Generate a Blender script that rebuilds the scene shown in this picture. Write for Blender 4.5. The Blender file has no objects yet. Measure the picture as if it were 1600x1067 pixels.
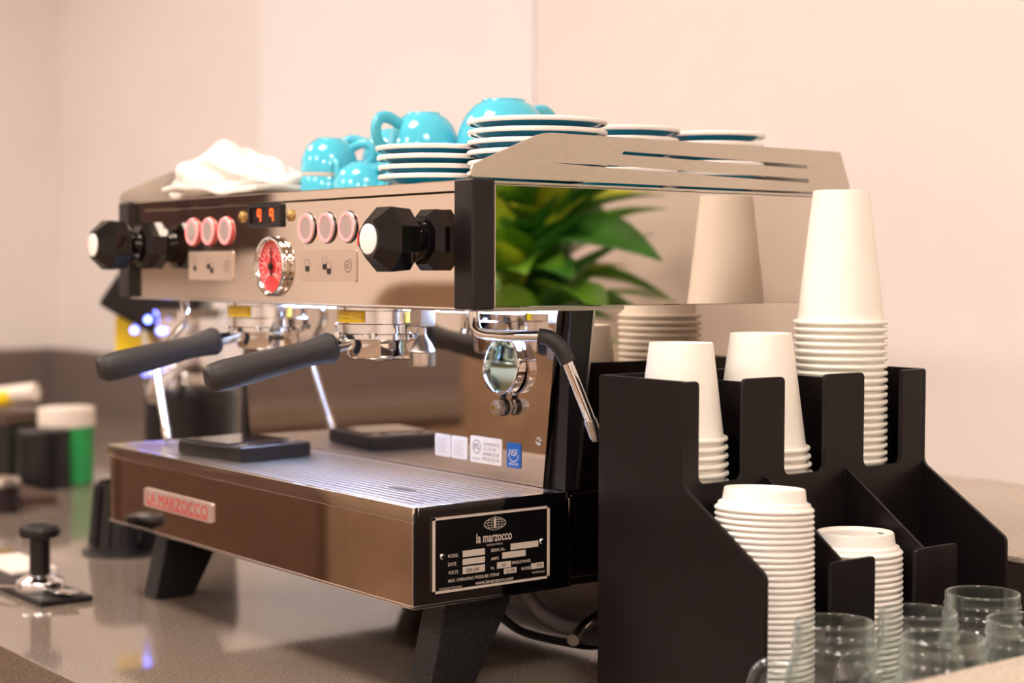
import bpy, bmesh, math, random
from mathutils import Vector, Matrix, noise
random.seed(7)
PI = math.pi
scn = bpy.context.scene
COL = scn.collection

# ------------------------------------------------------------------ camera
cam = bpy.data.cameras.new('camera')
camo = bpy.data.objects.new('camera', cam)
COL.objects.link(camo)
YAW, PITCH, ROLL = 0.9145, -0.0447, 0.003
_d = Vector((-math.sin(YAW)*math.cos(PITCH), math.cos(YAW)*math.cos(PITCH), math.sin(PITCH)))
_r = Vector((math.cos(YAW), math.sin(YAW), 0)); _u = _r.cross(_d)
_r2 = _r*math.cos(ROLL) + _u*math.sin(ROLL); _u2 = -_r*math.sin(ROLL) + _u*math.cos(ROLL)
M = Matrix((( _r2.x, _u2.x, -_d.x), (_r2.y, _u2.y, -_d.y), (_r2.z, _u2.z, -_d.z))).to_4x4()
M.translation = Vector((1.9005, -0.8408, 0.4048))
camo.matrix_world = M
cam.sensor_width = 36; cam.lens = 2580.2/1600*36
cam.clip_start = 0.02; cam.clip_end = 60
cam.dof.use_dof = True; cam.dof.focus_distance = 1.56; cam.dof.aperture_fstop = 3.4
scn.camera = camo

# ------------------------------------------------------------------ world, exposure
w = bpy.data.worlds.new('world'); scn.world = w; w.use_nodes = True
w.node_tree.nodes['Background'].inputs[0].default_value = (1.0, 0.9, 0.8, 1)
w.node_tree.nodes['Background'].inputs[1].default_value = 0.5
vs = scn.view_settings
vs.view_transform = 'Standard'; vs.look = 'None'; vs.gamma = 1.0; vs.use_curve_mapping = False
vs.exposure = 0.1
CEIL_LAMP = 30.0     # ceiling panel strength
LED = 70.0

# ------------------------------------------------------------------ helpers: materials
def lin(c):
    return tuple(((v/255)/12.92 if v/255 <= .04045 else ((v/255+.055)/1.055)**2.4) for v in c) + (1,)
def mat(name, rgb, metal=0, rough=.5, noise_amt=0, noise_scale=40, bump=0, bump_scale=200, emit=None, estr=0, trans=0, ior=1.45, coat=0, sss=0, spec=None):
    m = bpy.data.materials.new(name); m.use_nodes = True
    nt = m.node_tree; b = nt.nodes['Principled BSDF']
    c = lin(rgb)
    b.inputs['Base Color'].default_value = c
    b.inputs['Metallic'].default_value = metal
    b.inputs['Roughness'].default_value = rough
    b.inputs['IOR'].default_value = ior
    b.inputs['Transmission Weight'].default_value = trans
    b.inputs['Coat Weight'].default_value = coat
    if spec is not None: b.inputs['Specular IOR Level'].default_value = spec
    if emit:
        b.inputs['Emission Color'].default_value = lin(emit); b.inputs['Emission Strength'].default_value = estr
    tc = nt.nodes.new('ShaderNodeTexCoord')
    if noise_amt:
        n = nt.nodes.new('ShaderNodeTexNoise'); n.inputs['Scale'].default_value = noise_scale; n.inputs['Detail'].default_value = 4
        nt.links.new(tc.outputs['Object'], n.inputs['Vector'])
        r = nt.nodes.new('ShaderNodeValToRGB')
        r.color_ramp.elements[0].position = .3; r.color_ramp.elements[1].position = .7
        r.color_ramp.elements[0].color = tuple(v*(1-noise_amt) for v in c[:3]) + (1,)
        r.color_ramp.elements[1].color = tuple(min(1, v*(1+noise_amt)) for v in c[:3]) + (1,)
        nt.links.new(n.outputs['Fac'], r.inputs[0]); nt.links.new(r.outputs[0], b.inputs['Base Color'])
    if bump:
        n = nt.nodes.new('ShaderNodeTexNoise'); n.inputs['Scale'].default_value = bump_scale; n.inputs['Detail'].default_value = 3
        nt.links.new(tc.outputs['Object'], n.inputs['Vector'])
        bp = nt.nodes.new('ShaderNodeBump'); bp.inputs['Strength'].default_value = bump; bp.inputs['Distance'].default_value = .002
        nt.links.new(n.outputs['Fac'], bp.inputs['Height']); nt.links.new(bp.outputs[0], b.inputs['Normal'])
    return m
def quartz(name, rgb, rough=.07):
    m = mat(name, rgb, rough=rough)
    nt = m.node_tree; b = nt.nodes['Principled BSDF']; c = lin(rgb)
    tc = nt.nodes.new('ShaderNodeTexCoord')
    v = nt.nodes.new('ShaderNodeTexNoise'); v.inputs['Scale'].default_value = 900; v.inputs['Detail'].default_value = 2
    n = nt.nodes.new('ShaderNodeTexNoise'); n.inputs['Scale'].default_value = 380; n.inputs['Detail'].default_value = 3
    mx = nt.nodes.new('ShaderNodeMath'); mx.operation = 'MULTIPLY_ADD'; mx.inputs[1].default_value = .5
    md = nt.nodes.new('ShaderNodeMath'); md.operation = 'MULTIPLY'; md.inputs[1].default_value = .5
    nt.links.new(tc.outputs['Object'], v.inputs['Vector']); nt.links.new(tc.outputs['Object'], n.inputs['Vector'])
    nt.links.new(n.outputs['Fac'], md.inputs[0]); nt.links.new(v.outputs['Fac'], mx.inputs[0]); nt.links.new(md.outputs[0], mx.inputs[2])
    r = nt.nodes.new('ShaderNodeValToRGB'); e = r.color_ramp.elements
    e[0].position = .36; e[0].color = tuple(x*.62 for x in c[:3])+(1,)
    e[1].position = .64; e[1].color = tuple(min(1, x*1.45) for x in c[:3])+(1,)
    k = r.color_ramp.elements.new(.5); k.color = c
    nt.links.new(mx.outputs[0], r.inputs[0]); nt.links.new(r.outputs[0], b.inputs['Base Color'])
    return m

MT = dict(
 wall   = mat('wall_paint', (238,228,222), rough=.75, noise_amt=.02, noise_scale=3, bump=.05, bump_scale=90),
 wallw  = mat('pilaster_paint', (242,237,236), rough=.7, noise_amt=.02, noise_scale=3),
 ceil   = mat('ceiling_paint', (244,238,230), rough=.9, noise_amt=.02, noise_scale=2),
 floor  = mat('floor_wood', (150,124,102), rough=.35, noise_amt=.25, noise_scale=6),
 cab    = mat('brown_cabinet', (152,126,102), rough=.4, noise_amt=.2, noise_scale=8),
 cabd   = mat('dark_brown_cabinet', (104,78,64), rough=.4, noise_amt=.15, noise_scale=8),
 cabx   = mat('espresso_brown_cabinet', (52,30,27), rough=.55, noise_amt=.15, noise_scale=8),
 quartz = quartz('counter_quartz', (122,108,96)),
 quartzl= quartz('ledge_quartz', (186,170,152), rough=.25),
 ledge_shade = mat('shaded_ledge_stone', (66,55,50), rough=.45, noise_amt=.3, noise_scale=300),  # shade on the vertical ledge faces, put into the body colour
 splash = mat('splash_stone', (116,102,96), rough=.3, noise_amt=.12, noise_scale=60),
 mirror = mat('mirror_steel', (215,203,192), metal=1, rough=.025, noise_amt=.01, noise_scale=5),
 panel  = mat('console_steel', (220,204,188), metal=1, rough=.04, noise_amt=.015, noise_scale=5),
 steel  = mat('brushed_steel', (205,196,186), metal=1, rough=.28, noise_amt=.05, noise_scale=120),
 rail   = mat('rail_steel', (212,202,190), metal=1, rough=.42, noise_amt=.03, noise_scale=150),
 chrome = mat('chrome', (232,230,228), metal=1, rough=.05, noise_amt=.01, noise_scale=5),
 black  = mat('black_plastic', (24,21,22), rough=.3, noise_amt=.1, noise_scale=50),
 blackg = mat('black_gloss', (14,12,13), rough=.08, noise_amt=.1, noise_scale=50),
 blackm = mat('black_powder_coat', (28,24,25), rough=.45, noise_amt=.15, noise_scale=90, bump=.1, bump_scale=500),
 leg    = mat('textured_black', (22,19,20), rough=.5, bump=.8, bump_scale=420),
 post   = mat('satin_brown_black', (20,15,14), rough=.32, noise_amt=.08, noise_scale=60),
 rubber = mat('handle_rubber', (44,40,39), rough=.5, bump=.15, bump_scale=700),
 acryl  = mat('black_acrylic', (22,17,18), rough=.3, spec=.35, noise_amt=.1, noise_scale=14, bump=.04, bump_scale=800),
 paper  = mat('white_paper', (250,245,234), rough=.6, noise_amt=.01, noise_scale=30),
 lid    = mat('white_lid_plastic', (250,243,234), rough=.4, noise_amt=.01, noise_scale=30),
 blue   = mat('turquoise_glaze', (78,188,212), rough=.12, noise_amt=.03, noise_scale=20, coat=.3),
 blued  = mat('deep_turquoise_glaze', (20,152,190), rough=.12, noise_amt=.03, noise_scale=20, coat=.3),
 white  = mat('white_glaze', (250,243,236), rough=.15, noise_amt=.01, noise_scale=20),
 rim    = mat('cup_rim_glaze', (214,198,188), rough=.3, noise_amt=.03, noise_scale=60),
 cloth  = mat('white_terry', (226,218,211), rough=.95, noise_amt=.03, noise_scale=60, bump=.6, bump_scale=300),
 glass  = mat('clear_glass', (252,255,254), rough=0, trans=1, ior=1.45, noise_amt=.005, noise_scale=5),
 red    = mat('red_print', (216,40,44), rough=.4, noise_amt=.03),
 dial   = mat('red_dial', (222,52,56), rough=.4, noise_amt=.03),
 wprint = mat('white_print', (246,238,230), rough=.5, noise_amt=.01),
 sprint = mat('silver_print', (206,192,178), rough=.45, noise_amt=.02),
 gprint = mat('grey_print', (120,112,110), rough=.5, noise_amt=.02),
 dprint = mat('dark_print', (38,32,32), rough=.5, noise_amt=.02),
 bprint = mat('blue_sticker', (14,98,182), rough=.35, noise_amt=.02),
 yellow = mat('yellow_label', (246,206,16), rough=.45, noise_amt=.03),
 brass  = mat('brass', (214,182,116), metal=1, rough=.25, noise_amt=.05),
 plate  = mat('name_plate_black', (14,11,12), rough=.3, noise_amt=.1),
 badge  = mat('badge_silver', (214,196,186), metal=.6, rough=.35, noise_amt=.03),
 iconp  = mat('icon_plate', (222,200,182), metal=.7, rough=.35, noise_amt=.02),
 btn    = mat('button_face', (196,178,172), metal=.5, rough=.35, noise_amt=.02),
 ring   = mat('button_ring', (250,170,170), rough=.4, emit=(255,96,100), estr=.9),
 led    = mat('led_strip', (230,240,255), emit=(165,196,255), estr=LED),
 bled   = mat('blue_led', (150,160,255), emit=(96,110,255), estr=14),
 digit  = mat('led_digit', (255,90,30), emit=(255,84,24), estr=2.2),
 scrn   = mat('display_glass', (40,30,32), rough=.1, noise_amt=.05),
 shotm  = mat('shot_mirror', (176,206,206), metal=1, rough=.03, noise_amt=.02, noise_scale=9),
 gplas  = mat('green_plastic', (48,168,88), rough=.35, noise_amt=.1, noise_scale=16),
 wlid   = mat('white_cap', (238,222,206), rough=.45, noise_amt=.02),
 cream  = mat('cream_paper', (240,216,140), rough=.7, noise_amt=.04),
 board  = mat('brown_board', (88,68,58), rough=.35, noise_amt=.12, noise_scale=20),
 leaf   = mat('leaf_green', (104,166,44), rough=.35, noise_amt=.3, noise_scale=14),
 leafd  = mat('leaf_dark', (58,122,40), rough=.35, noise_amt=.3, noise_scale=14),
 leafy  = mat('leaf_yellow_green', (196,214,56), rough=.4, noise_amt=.2, noise_scale=14),
 orange = mat('orange_petal', (236,150,30), rough=.5, noise_amt=.15, noise_scale=30),
 pot    = mat('pot_ceramic', (228,216,200), rough=.4, noise_amt=.04),
 soil   = mat('soil', (50,36,26), rough=.95, noise_amt=.3, noise_scale=80, bump=.8),
 hose   = mat('braided_hose', (150,140,140), metal=.5, rough=.4, bump=.6, bump_scale=600),
 lamp   = mat('lamp_diffuser', (255,244,226), emit=(255,244,235), estr=CEIL_LAMP),
 wood   = mat('light_wood', (196,150,96), rough=.45, noise_amt=.15, noise_scale=12),
)

def thin_glass(name):
    m = bpy.data.materials.new(name); m.use_nodes = True; nt = m.node_tree; nt.nodes.clear()
    o = nt.nodes.new('ShaderNodeOutputMaterial'); mx = nt.nodes.new('ShaderNodeMixShader'); lw = nt.nodes.new('ShaderNodeLayerWeight'); pw = nt.nodes.new('ShaderNodeMath'); pw.operation = 'POWER'; fr = nt.nodes.new('ShaderNodeMath'); fr.operation = 'MULTIPLY_ADD'
    tr = nt.nodes.new('ShaderNodeBsdfTransparent'); gl = nt.nodes.new('ShaderNodeBsdfGlossy'); n = nt.nodes.new('ShaderNodeTexNoise'); rp = nt.nodes.new('ShaderNodeValToRGB')
    lw.inputs['Blend'].default_value = .5; pw.inputs[1].default_value = 2.4; fr.inputs[1].default_value = .75; fr.inputs[2].default_value = .06; nt.links.new(lw.outputs['Facing'], pw.inputs[0]); nt.links.new(pw.outputs[0], fr.inputs[0]); gl.inputs['Roughness'].default_value = .02; n.inputs['Scale'].default_value = 6
    rp.color_ramp.elements[0].color = (.955,.985,.965,1); rp.color_ramp.elements[1].color = (.975,.995,.985,1)
    nt.links.new(n.outputs['Fac'], rp.inputs[0]); nt.links.new(rp.outputs[0], tr.inputs['Color'])
    nt.links.new(fr.outputs[0], mx.inputs[0]); nt.links.new(tr.outputs[0], mx.inputs[1]); nt.links.new(gl.outputs[0], mx.inputs[2]); df = nt.nodes.new('ShaderNodeBsdfTranslucent'); d2 = nt.nodes.new('ShaderNodeBsdfDiffuse'); ms = nt.nodes.new('ShaderNodeMixShader'); mf = nt.nodes.new('ShaderNodeMixShader'); p2 = nt.nodes.new('ShaderNodeMath'); p2.operation = 'MULTIPLY_ADD'
    df.inputs['Color'].default_value = d2.inputs['Color'].default_value = (.86,.95,.89,1); ms.inputs[0].default_value = .5; p2.inputs[1].default_value = .30; p2.inputs[2].default_value = .012
    nt.links.new(pw.outputs[0], p2.inputs[0]); nt.links.new(df.outputs[0], ms.inputs[1]); nt.links.new(d2.outputs[0], ms.inputs[2])
    nt.links.new(p2.outputs[0], mf.inputs[0]); nt.links.new(mx.outputs[0], mf.inputs[1]); nt.links.new(ms.outputs[0], mf.inputs[2]); nt.links.new(mf.outputs[0], o.inputs['Surface'])
    return m
MT['glass'] = thin_glass('clear_thin_glass')

# ------------------------------------------------------------------ helpers: geometry
def NB(): return bmesh.new()
def addmesh(bm, src, M=None):
    me = bpy.data.meshes.new('tmp'); src.to_mesh(me); src.free()
    if M is not None: me.transform(M)
    bm.from_mesh(me); bpy.data.meshes.remove(me); return bm
def box(bm, x0, x1, y0, y1, z0, z1, bev=0, seg=2, M=None):
    t = bmesh.new(); bmesh.ops.create_cube(t, size=1)
    for v in t.verts:
        v.co = Vector(((x0+x1)/2+v.co.x*(x1-x0), (y0+y1)/2+v.co.y*(y1-y0), (z0+z1)/2+v.co.z*(z1-z0)))
    if bev: bmesh.ops.bevel(t, geom=list(t.edges), offset=bev, segments=seg, affect='EDGES', profile=.5)
    return addmesh(bm, t, M)
def lathe(bm, prof, n=32, M=None, close=False):
    """profile (r,z) revolved about z"""
    t = bmesh.new(); rings = []
    for r, z in prof:
        if r < 1e-6: rings.append([t.verts.new((0,0,z))])
        else: rings.append([t.verts.new((r*math.cos(2*PI*i/n), r*math.sin(2*PI*i/n), z)) for i in range(n)])
    pairs = list(zip(rings, rings[1:])) + ([(rings[-1], rings[0])] if close else [])
    for a, b in pairs:
        for i in range(n):
            j = (i+1) % n
            if len(a) == 1 and len(b) == 1: break
            if len(a) == 1: t.faces.new((a[0], b[i], b[j]))
            elif len(b) == 1: t.faces.new((a[i], a[j], b[0]))
            else: t.faces.new((a[i], a[j], b[j], b[i]))
    bmesh.ops.recalc_face_normals(t, faces=t.faces)
    return addmesh(bm, t, M)
def axisM(p, direction):
    q = Vector(direction).normalized().to_track_quat('Z', 'Y')
    return Matrix.Translation(Vector(p)) @ q.to_matrix().to_4x4()
def cyl(bm, p0, p1, r0, r1=None, n=20, cap=True):
    r1 = r0 if r1 is None else r1
    p0, p1 = Vector(p0), Vector(p1); L = (p1-p0).length
    prof = [(r0,0),(r1,L)]
    if cap: prof = [(0,0)] + prof + [(0,L)]
    return lathe(bm, prof, n, axisM(p0, p1-p0))
def smoothpath(pts, it=2):
    pts = [Vector(p) for p in pts]
    for _ in range(it):
        q = [pts[0]]
        for a, b in zip(pts, pts[1:]): q += [a*.75+b*.25, a*.25+b*.75]
        q.append(pts[-1]); pts = q
    return pts
def tube(bm, pts, r, n=10, radii=None, flat=1.0):
    pts = [Vector(p) for p in pts]; t = bmesh.new(); rings = []
    up = Vector((0,0,1)); prev = None
    for i, p in enumerate(pts):
        tg = (pts[min(i+1,len(pts)-1)] - pts[max(i-1,0)]).normalized()
        if prev is None:
            a = tg.cross(up)
            if a.length < .05: a = tg.cross(Vector((1,0,0)))
            a.normalize()
        else:
            a = (prev - tg*prev.dot(tg)).normalized()
        prev = a; b = tg.cross(a)
        rr = radii[i] if radii else r
        rings.append([t.verts.new(p + a*rr*math.cos(2*PI*k/n) + b*rr*flat*math.sin(2*PI*k/n)) for k in range(n)])
    for A, B in zip(rings, rings[1:]):
        for k in range(n): t.faces.new((A[k], A[(k+1)%n], B[(k+1)%n], B[k]))
    t.faces.new(rings[0][::-1]); t.faces.new(rings[-1])
    bmesh.ops.recalc_face_normals(t, faces=t.faces)
    return addmesh(bm, t)
def prism(bm, poly, M, th, bev=0, holes=()):
    """polygon (u,v) (+holes) in the plane of matrix M, thickness th along +normal"""
    t = bmesh.new(); edges = []
    for loop in [poly]+list(holes):
        vs_ = [t.verts.new((u,v,0)) for u,v in loop]
        edges += [t.edges.new((vs_[i], vs_[(i+1)%len(vs_)])) for i in range(len(vs_))]
    if holes: bmesh.ops.triangle_fill(t, edges=edges, use_beauty=True)
    else: t.faces.new(list(t.verts))
    fs = list(t.faces)
    ex = bmesh.ops.extrude_face_region(t, geom=fs)
    bmesh.ops.translate(t, vec=(0,0,th), verts=[g for g in ex['geom'] if isinstance(g, bmesh.types.BMVert)])
    bmesh.ops.recalc_face_normals(t, faces=t.faces)
    if bev:
        es = [e for e in t.edges if len(e.link_faces)==2 and e.calc_face_angle(0) > .9]
        bmesh.ops.bevel(t, geom=es, offset=bev, segments=2, affect='EDGES', profile=.5)
    return addmesh(bm, t, M)
def rounded(pts, radii, n=5):
    """polygon with rounded corners"""
    out = []; N = len(pts)
    for i in range(N):
        r = radii[i] if isinstance(radii, (list,tuple)) else radii
        p = Vector(pts[i]).to_2d(); a = Vector(pts[i-1]).to_2d(); b = Vector(pts[(i+1)%N]).to_2d()
        if r <= 0: out.append((p.x,p.y)); continue
        da = (a-p); db = (b-p); la, lb = da.length, db.length; da.normalize(); db.normalize()
        k = min(r, la*.49, lb*.49)
        s, e = p+da*k, p+db*k
        for j in range(n+1):
            t = j/n; q = s*(1-t)**2 + p*2*t*(1-t) + e*t*t; out.append((q.x,q.y))
    return out
def rrect(u0,v0,u1,v1,r,n=5): return rounded([(u0,v0),(u1,v0),(u1,v1),(u0,v1)], r, n)
def ribbon(bm, pts, wd, M, th=.0002, closed=False):
    """flat line of width wd along 2-D points in the plane M"""
    t = bmesh.new(); pts = [Vector(p).to_2d() for p in pts]; N = len(pts); L = []
    for i in range(N):
        a = pts[(i-1)%N] if (closed or i>0) else pts[i]; b = pts[(i+1)%N] if (closed or i<N-1) else pts[i]
        tg = (b-a)
        if tg.length < 1e-9: tg = Vector((1,0))
        tg.normalize(); nn = Vector((-tg.y,tg.x))*wd/2
        p, q = pts[i]+nn, pts[i]-nn
        L.append((t.verts.new((p.x,p.y,th)), t.verts.new((q.x,q.y,th))))
    for i in range(N if closed else N-1):
        a, b = L[i], L[(i+1)%N]; t.faces.new((a[0],a[1],b[1],b[0]))
    bmesh.ops.recalc_face_normals(t, faces=t.faces)
    return addmesh(bm, t, M)
def planeM(o, u, v):
    u, v = Vector(u).normalized(), Vector(v).normalized(); n = u.cross(v)
    m = Matrix(((u.x,v.x,n.x),(u.y,v.y,n.y),(u.z,v.z,n.z))).to_4x4(); m.translation = Vector(o); return m
def text(bm, s, M, u0, v0, u1, v1, th=.00025, bold=0.0):
    """lettering scaled into the rectangle u0..u1, v0..v1 of plane M"""
    cu = bpy.data.curves.new('txt', 'FONT'); cu.body = s; cu.size = 1; cu.resolution_u = 3; cu.offset = bold
    ob = bpy.data.objects.new('txt', cu); COL.objects.link(ob)
    dg = bpy.context.evaluated_depsgraph_get(); dg.update()
    me = bpy.data.meshes.new_from_object(ob.evaluated_get(dg))
    bpy.data.objects.remove(ob); bpy.data.curves.remove(cu)
    xs = [v.co.x for v in me.vertices]; ys = [v.co.y for v in me.vertices]
    ax, bx, ay, by = min(xs), max(xs), min(ys), max(ys)
    for v in me.vertices:
        v.co = Vector((u0+(v.co.x-ax)/(bx-ax)*(u1-u0), v0+(v.co.y-ay)/max(by-ay,1e-6)*(v1-v0), th))
    me.transform(M); bm.from_mesh(me); bpy.data.meshes.remove(me); return bm

# ------------------------------------------------------------------ helpers: objects
OFF = {}
def obj(name, bm, m, parent=None, smooth=True, ang=35, local=False):
    """link bm as one mesh; world-space geometry is shifted to the frame of its thing unless local"""
    me = bpy.data.meshes.new(name)
    off = OFF.get(parent.name, Vector()) if parent else Vector()
    bm.to_mesh(me); bm.free()
    if not local and off.length: me.transform(Matrix.Translation(-off))
    me.materials.append(MT[m])
    if smooth:
        if m in ('mirror','panel'): ang = 18
        me.shade_smooth(); me.set_sharp_from_angle(angle=math.radians(ang))
    o = bpy.data.objects.new(name, me); COL.objects.link(o)
    if smooth and len(me.polygons) < 3000:
        wn = o.modifiers.new('weighted_normal', 'WEIGHTED_NORMAL'); wn.keep_sharp = True; wn.weight = 80
    if parent: o.parent = parent
    OFF[o.name] = off
    return o
def tag(o, label, cat, group=None):
    o['label'] = label; o['category'] = cat
    if group: o['group'] = group
    return o
def thing(name, label, cat, loc=(0,0,0), rot=(0,0,0), group=None):
    o = bpy.data.objects.new(name, None); o.empty_display_size = .03
    COL.objects.link(o); o.location = loc; o.rotation_euler = rot
    OFF[o.name] = Vector(loc)
    return tag(o, label, cat, group)
def struct(name, bm, m, label=None, parent=None):
    o = obj(name, bm, m, parent)
    if not parent: o['kind'] = 'structure'
    if label: o['label'] = label
    return o
def dup(root, loc, rot=(0,0,0), label=None, scale=None):
    r = root.copy(); COL.objects.link(r); r.location = loc; r.rotation_euler = rot
    if scale: r.scale = scale
    if label: r['label'] = label
    for ch in list(root.children):
        c = ch.copy(); COL.objects.link(c); c.parent = r
        for g in list(ch.children):
            k = g.copy(); COL.objects.link(k); k.parent = c
    return r
ORD = ['topmost','second','third','fourth','fifth','sixth','seventh','eighth','ninth','tenth','eleventh','twelfth','thirteenth','fourteenth','fifteenth','sixteenth','seventeenth','eighteenth','nineteenth','twentieth']
def ordw(i):
    if i < 20: return ORD[i]
    t = ['twenty','thirty','forty','fifty'][(i+1)//10-2]; k = (i+1) % 10
    if k == 0: return {'twenty':'twentieth','thirty':'thirtieth','forty':'fortieth','fifty':'fiftieth'}[t]
    return t+'-'+['first','second','third','fourth','fifth','sixth','seventh','eighth','ninth'][k-1]
def fromtop(i): return 'topmost' if i == 0 else ordw(i)+' from the top'

# ================================================================== THE SETTING
WX0, WX1, WY0, WY1, FZ, CZ = -2.80, 4.2, -4.5, 1.09, -.92, 1.9
struct('floor', box(NB(), WX0-.1, WX1+.1, WY0-.1, WY1+.1, FZ-.05, FZ), 'floor')
struct('ceiling', box(NB(), WX0-.1, WX1+.1, WY0-.1, WY1+.1, CZ, CZ+.05), 'ceil')
struct('wall_back', box(NB(), WX0-.1, WX1+.1, WY1, WY1+.08, FZ, CZ), 'wall')
struct('wall_left', box(NB(), WX0-.08, WX0, WY0-.1, WY1, FZ, CZ), 'wall')
struct('wall_right', box(NB(), WX1, WX1+.08, WY0-.1, WY1, FZ, CZ), 'wall')
struct('wall_front', box(NB(), WX0-.1, WX1+.1, WY0-.08, WY0, FZ, CZ), 'wall')
struct('trim_1', box(NB(), -1.58, -.535, WY1-.008, WY1, FZ, CZ), 'wallw', 'white pilaster on the back wall')
b = NB(); box(b, -2.8, -.9, WY1-.045, WY1, 0, .164, .002)
struct('trim_2', b, 'splash', 'grey stone backsplash strip along the back wall')
b = NB(); box(b, WX0, WX0+.015, -4.2, WY1-.045, 0, .164, .002)
struct('trim_3', b, 'splash', 'grey stone backsplash strip along the left wall')
# counter and raised ledges
b = NB(); box(b, -2.785, 1.147, -.206, WY1-.045, -.05, 0, .002)
tag(obj('counter', b, 'quartz'), 'speckled grey brown quartz counter the machine stands on', 'counter')
o = obj('raised_ledge', box(NB(), -.05, 1.147, .60, WY1-.001, 0, .103, .002), 'ledge_shade')
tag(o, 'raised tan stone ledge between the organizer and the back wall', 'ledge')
obj('top_slab', box(NB(), -.05, 1.147, .598, WY1-.001, .103, .11, .002), 'quartzl', o)
o = obj('raised_ledge', box(NB(), 1.1495, 1.62, -.35, WY1-.001, -.05, .103, .002), 'ledge_shade')
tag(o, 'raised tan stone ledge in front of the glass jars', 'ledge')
obj('top_slab', box(NB(), 1.1475, 1.62, -.35, WY1-.001, .103, .11, .002), 'quartzl', o)
# base cabinets under the counter and along the left wall (seen mirrored)
r = thing('base_cabinet', 'brown base cabinet under the machine counter', 'cabinet', (-.8,.4,FZ))
obj('body', box(NB(), -2.1, 1.6, -.16, 1.08, FZ, -.05), 'cab', r)
for i in range(6):
    x = -2.08+i*.61
    d = obj('door', box(NB(), x+.01, x+.6, -.18, -.16, FZ+.1, -.08, .003), 'cab', r)
    obj('handle', box(NB(), x+.25, x+.36, -.195, -.18, -.13, -.12, .002), 'steel', d)
r = thing('wall_counter', 'long brown cabinet run with stone top by the left wall', 'cabinet', (-2.5,-2,FZ))
obj('body', box(NB(), -2.79, -2.2, -4.2, -.21, FZ, -.05), 'cabd', r)
obj('worktop', box(NB(), -2.785, -2.17, -4.2, -.207, -.05, 0, .002), 'quartz', r)
for i in range(6):
    y = -4.18+i*.64
    d = obj('door', box(NB(), -2.2, -2.18, y+.01, y+.63, FZ+.1, -.08, .003), 'cab' if i % 2 else 'cabd', r)
    obj('handle', box(NB(), -2.18, -2.165, y+.27, y+.38, -.13, -.12, .002), 'steel', d)
r = thing('wall_cabinet', 'dark brown cabinet on the left wall, mirrored in the console', 'cabinet', (-2.7,-1.36,.43))
obj('body', box(NB(), -2.80, -2.6, -1.62, -1.0, .45, .72, .003), 'cabx', r)
obj('door', box(NB(), -2.6, -2.585, -1.61, -1.31, .46, .71, .002), 'cabx', r)
obj('door', box(NB(), -2.6, -2.585, -1.305, -1.01, .46, .71, .002), 'cabx', r)
r = thing('room_divider', 'brown upholstered room divider with rounded corner, mirrored in the steel', 'divider', (-1.3,-1.35,FZ))
obj('panel', prism(NB(), rounded([(0,.12),(.55,.12),(.55,1.29),(0,1.29)], [0,0,.1,.1]), planeM((-1.55,-1.3,FZ),(.65,-.76,0),(0,0,1)), .05, .004), 'cab', r)
for k in (.04,.47): obj('foot', box(NB(), k, k+.04, 0, .14, -.1, .15, .004, M=planeM((-1.55,-1.3,FZ),(.65,-.76,0),(0,0,1))), 'black', r)

# ceiling lights
lx = [(-1.6,-.6),(-1.6,-2.6),(.3,-.6),(.3,-2.6),(2.2,-.6),(2.2,-2.6),(3.6,-1.6)]
ceil_light = None
where = ['nearest the left wall and the pilaster','nearest the left front corner','above the front of the machine','in the front row behind the machine','above the camera','in the front row at the right','nearest the right wall']
for (x,y), s in zip(lx, where):
    if ceil_light is None:
        ceil_light = thing('ceiling_light', 'square warm ceiling light '+s, 'light', (x,y,CZ), group='ceiling lights')
        bb = NB(); 
        for a in ((-.3,.3,-.3,-.28),(-.3,.3,.28,.3),(-.3,-.28,-.28,.28),(.28,.3,-.28,.28)): box(bb, *a, -.03, 0)
        obj('frame', bb, 'steel', ceil_light, local=True)
        obj('diffuser', box(NB(), -.28, .28, -.28, .28, -.02, -.005), 'lamp', ceil_light, local=True)
    else: dup(ceil_light, (x,y,CZ), (0,0,0), 'square warm ceiling light '+s)

# ================================================================== ESPRESSO MACHINE
ROOT = thing('espresso_machine', 'two-group stainless espresso machine with black posts and legs', 'coffee machine', (.34,.26,0))
W = .6623; XL, XR, YC, Z0, Z1 = -.0314, .7138, .027, .3678, .4833
# ---- drip tray box
b = NB(); box(b, 0, W, 0, .185, .094, .180, .0015)
tray = obj('drip_tray_box', b, 'mirror', ROOT)
b = NB()   # rolled rim along the top edge
for a in ((-.002,W+.002,-.002,.004,.172,.187),(-.002,.008,.004,.18,.176,.187),(W-.006,W+.002,.004,.18,.178,.187)): box(b, *a, .0012)
obj('rim', b, 'chrome', tray)
b = NB(); box(b, -.001, W+.001, -.001, .003, .0925, .0955, .0006); box(b, W-.002, W+.0012, -.001, .185, .0925, .0955, .0006); box(b, W-.0016, W+.0012, -.0012, .0016, .0955, .172, .0005)
obj('edge_trim', b, 'chrome', tray)
# ---- grate
b = NB(); 
for a in ((.008,W-.006,.004,.012),(.008,W-.006,.170,.176),(.008,.018,.012,.17),(W-.016,W-.006,.012,.17)): box(b, *a, .1808, .1868, .001)
grate = obj('drip_grate', b, 'steel', ROOT)
obj('basin', box(NB(), .006, W-.006, .003, .1765, .1795, .1806), 'blackm', ROOT)
bb = NB(); box(bb, .018, W-.016, -.0031, .0031, .1856, .1868, .0004); 
slat = obj('slat', bb, 'steel', grate); slat.location = (0, .0172, 0)
for i in range(1, 16):
    s = slat.copy(); COL.objects.link(s); s.parent = grate; s.location = (0, .0172+i*.0099, 0)
for i in range(5):
    obj('cross_bar', box(NB(), .10+i*.115, .108+i*.115, .012, .17, .1835, .1856, .0004), 'steel', grate)
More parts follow.
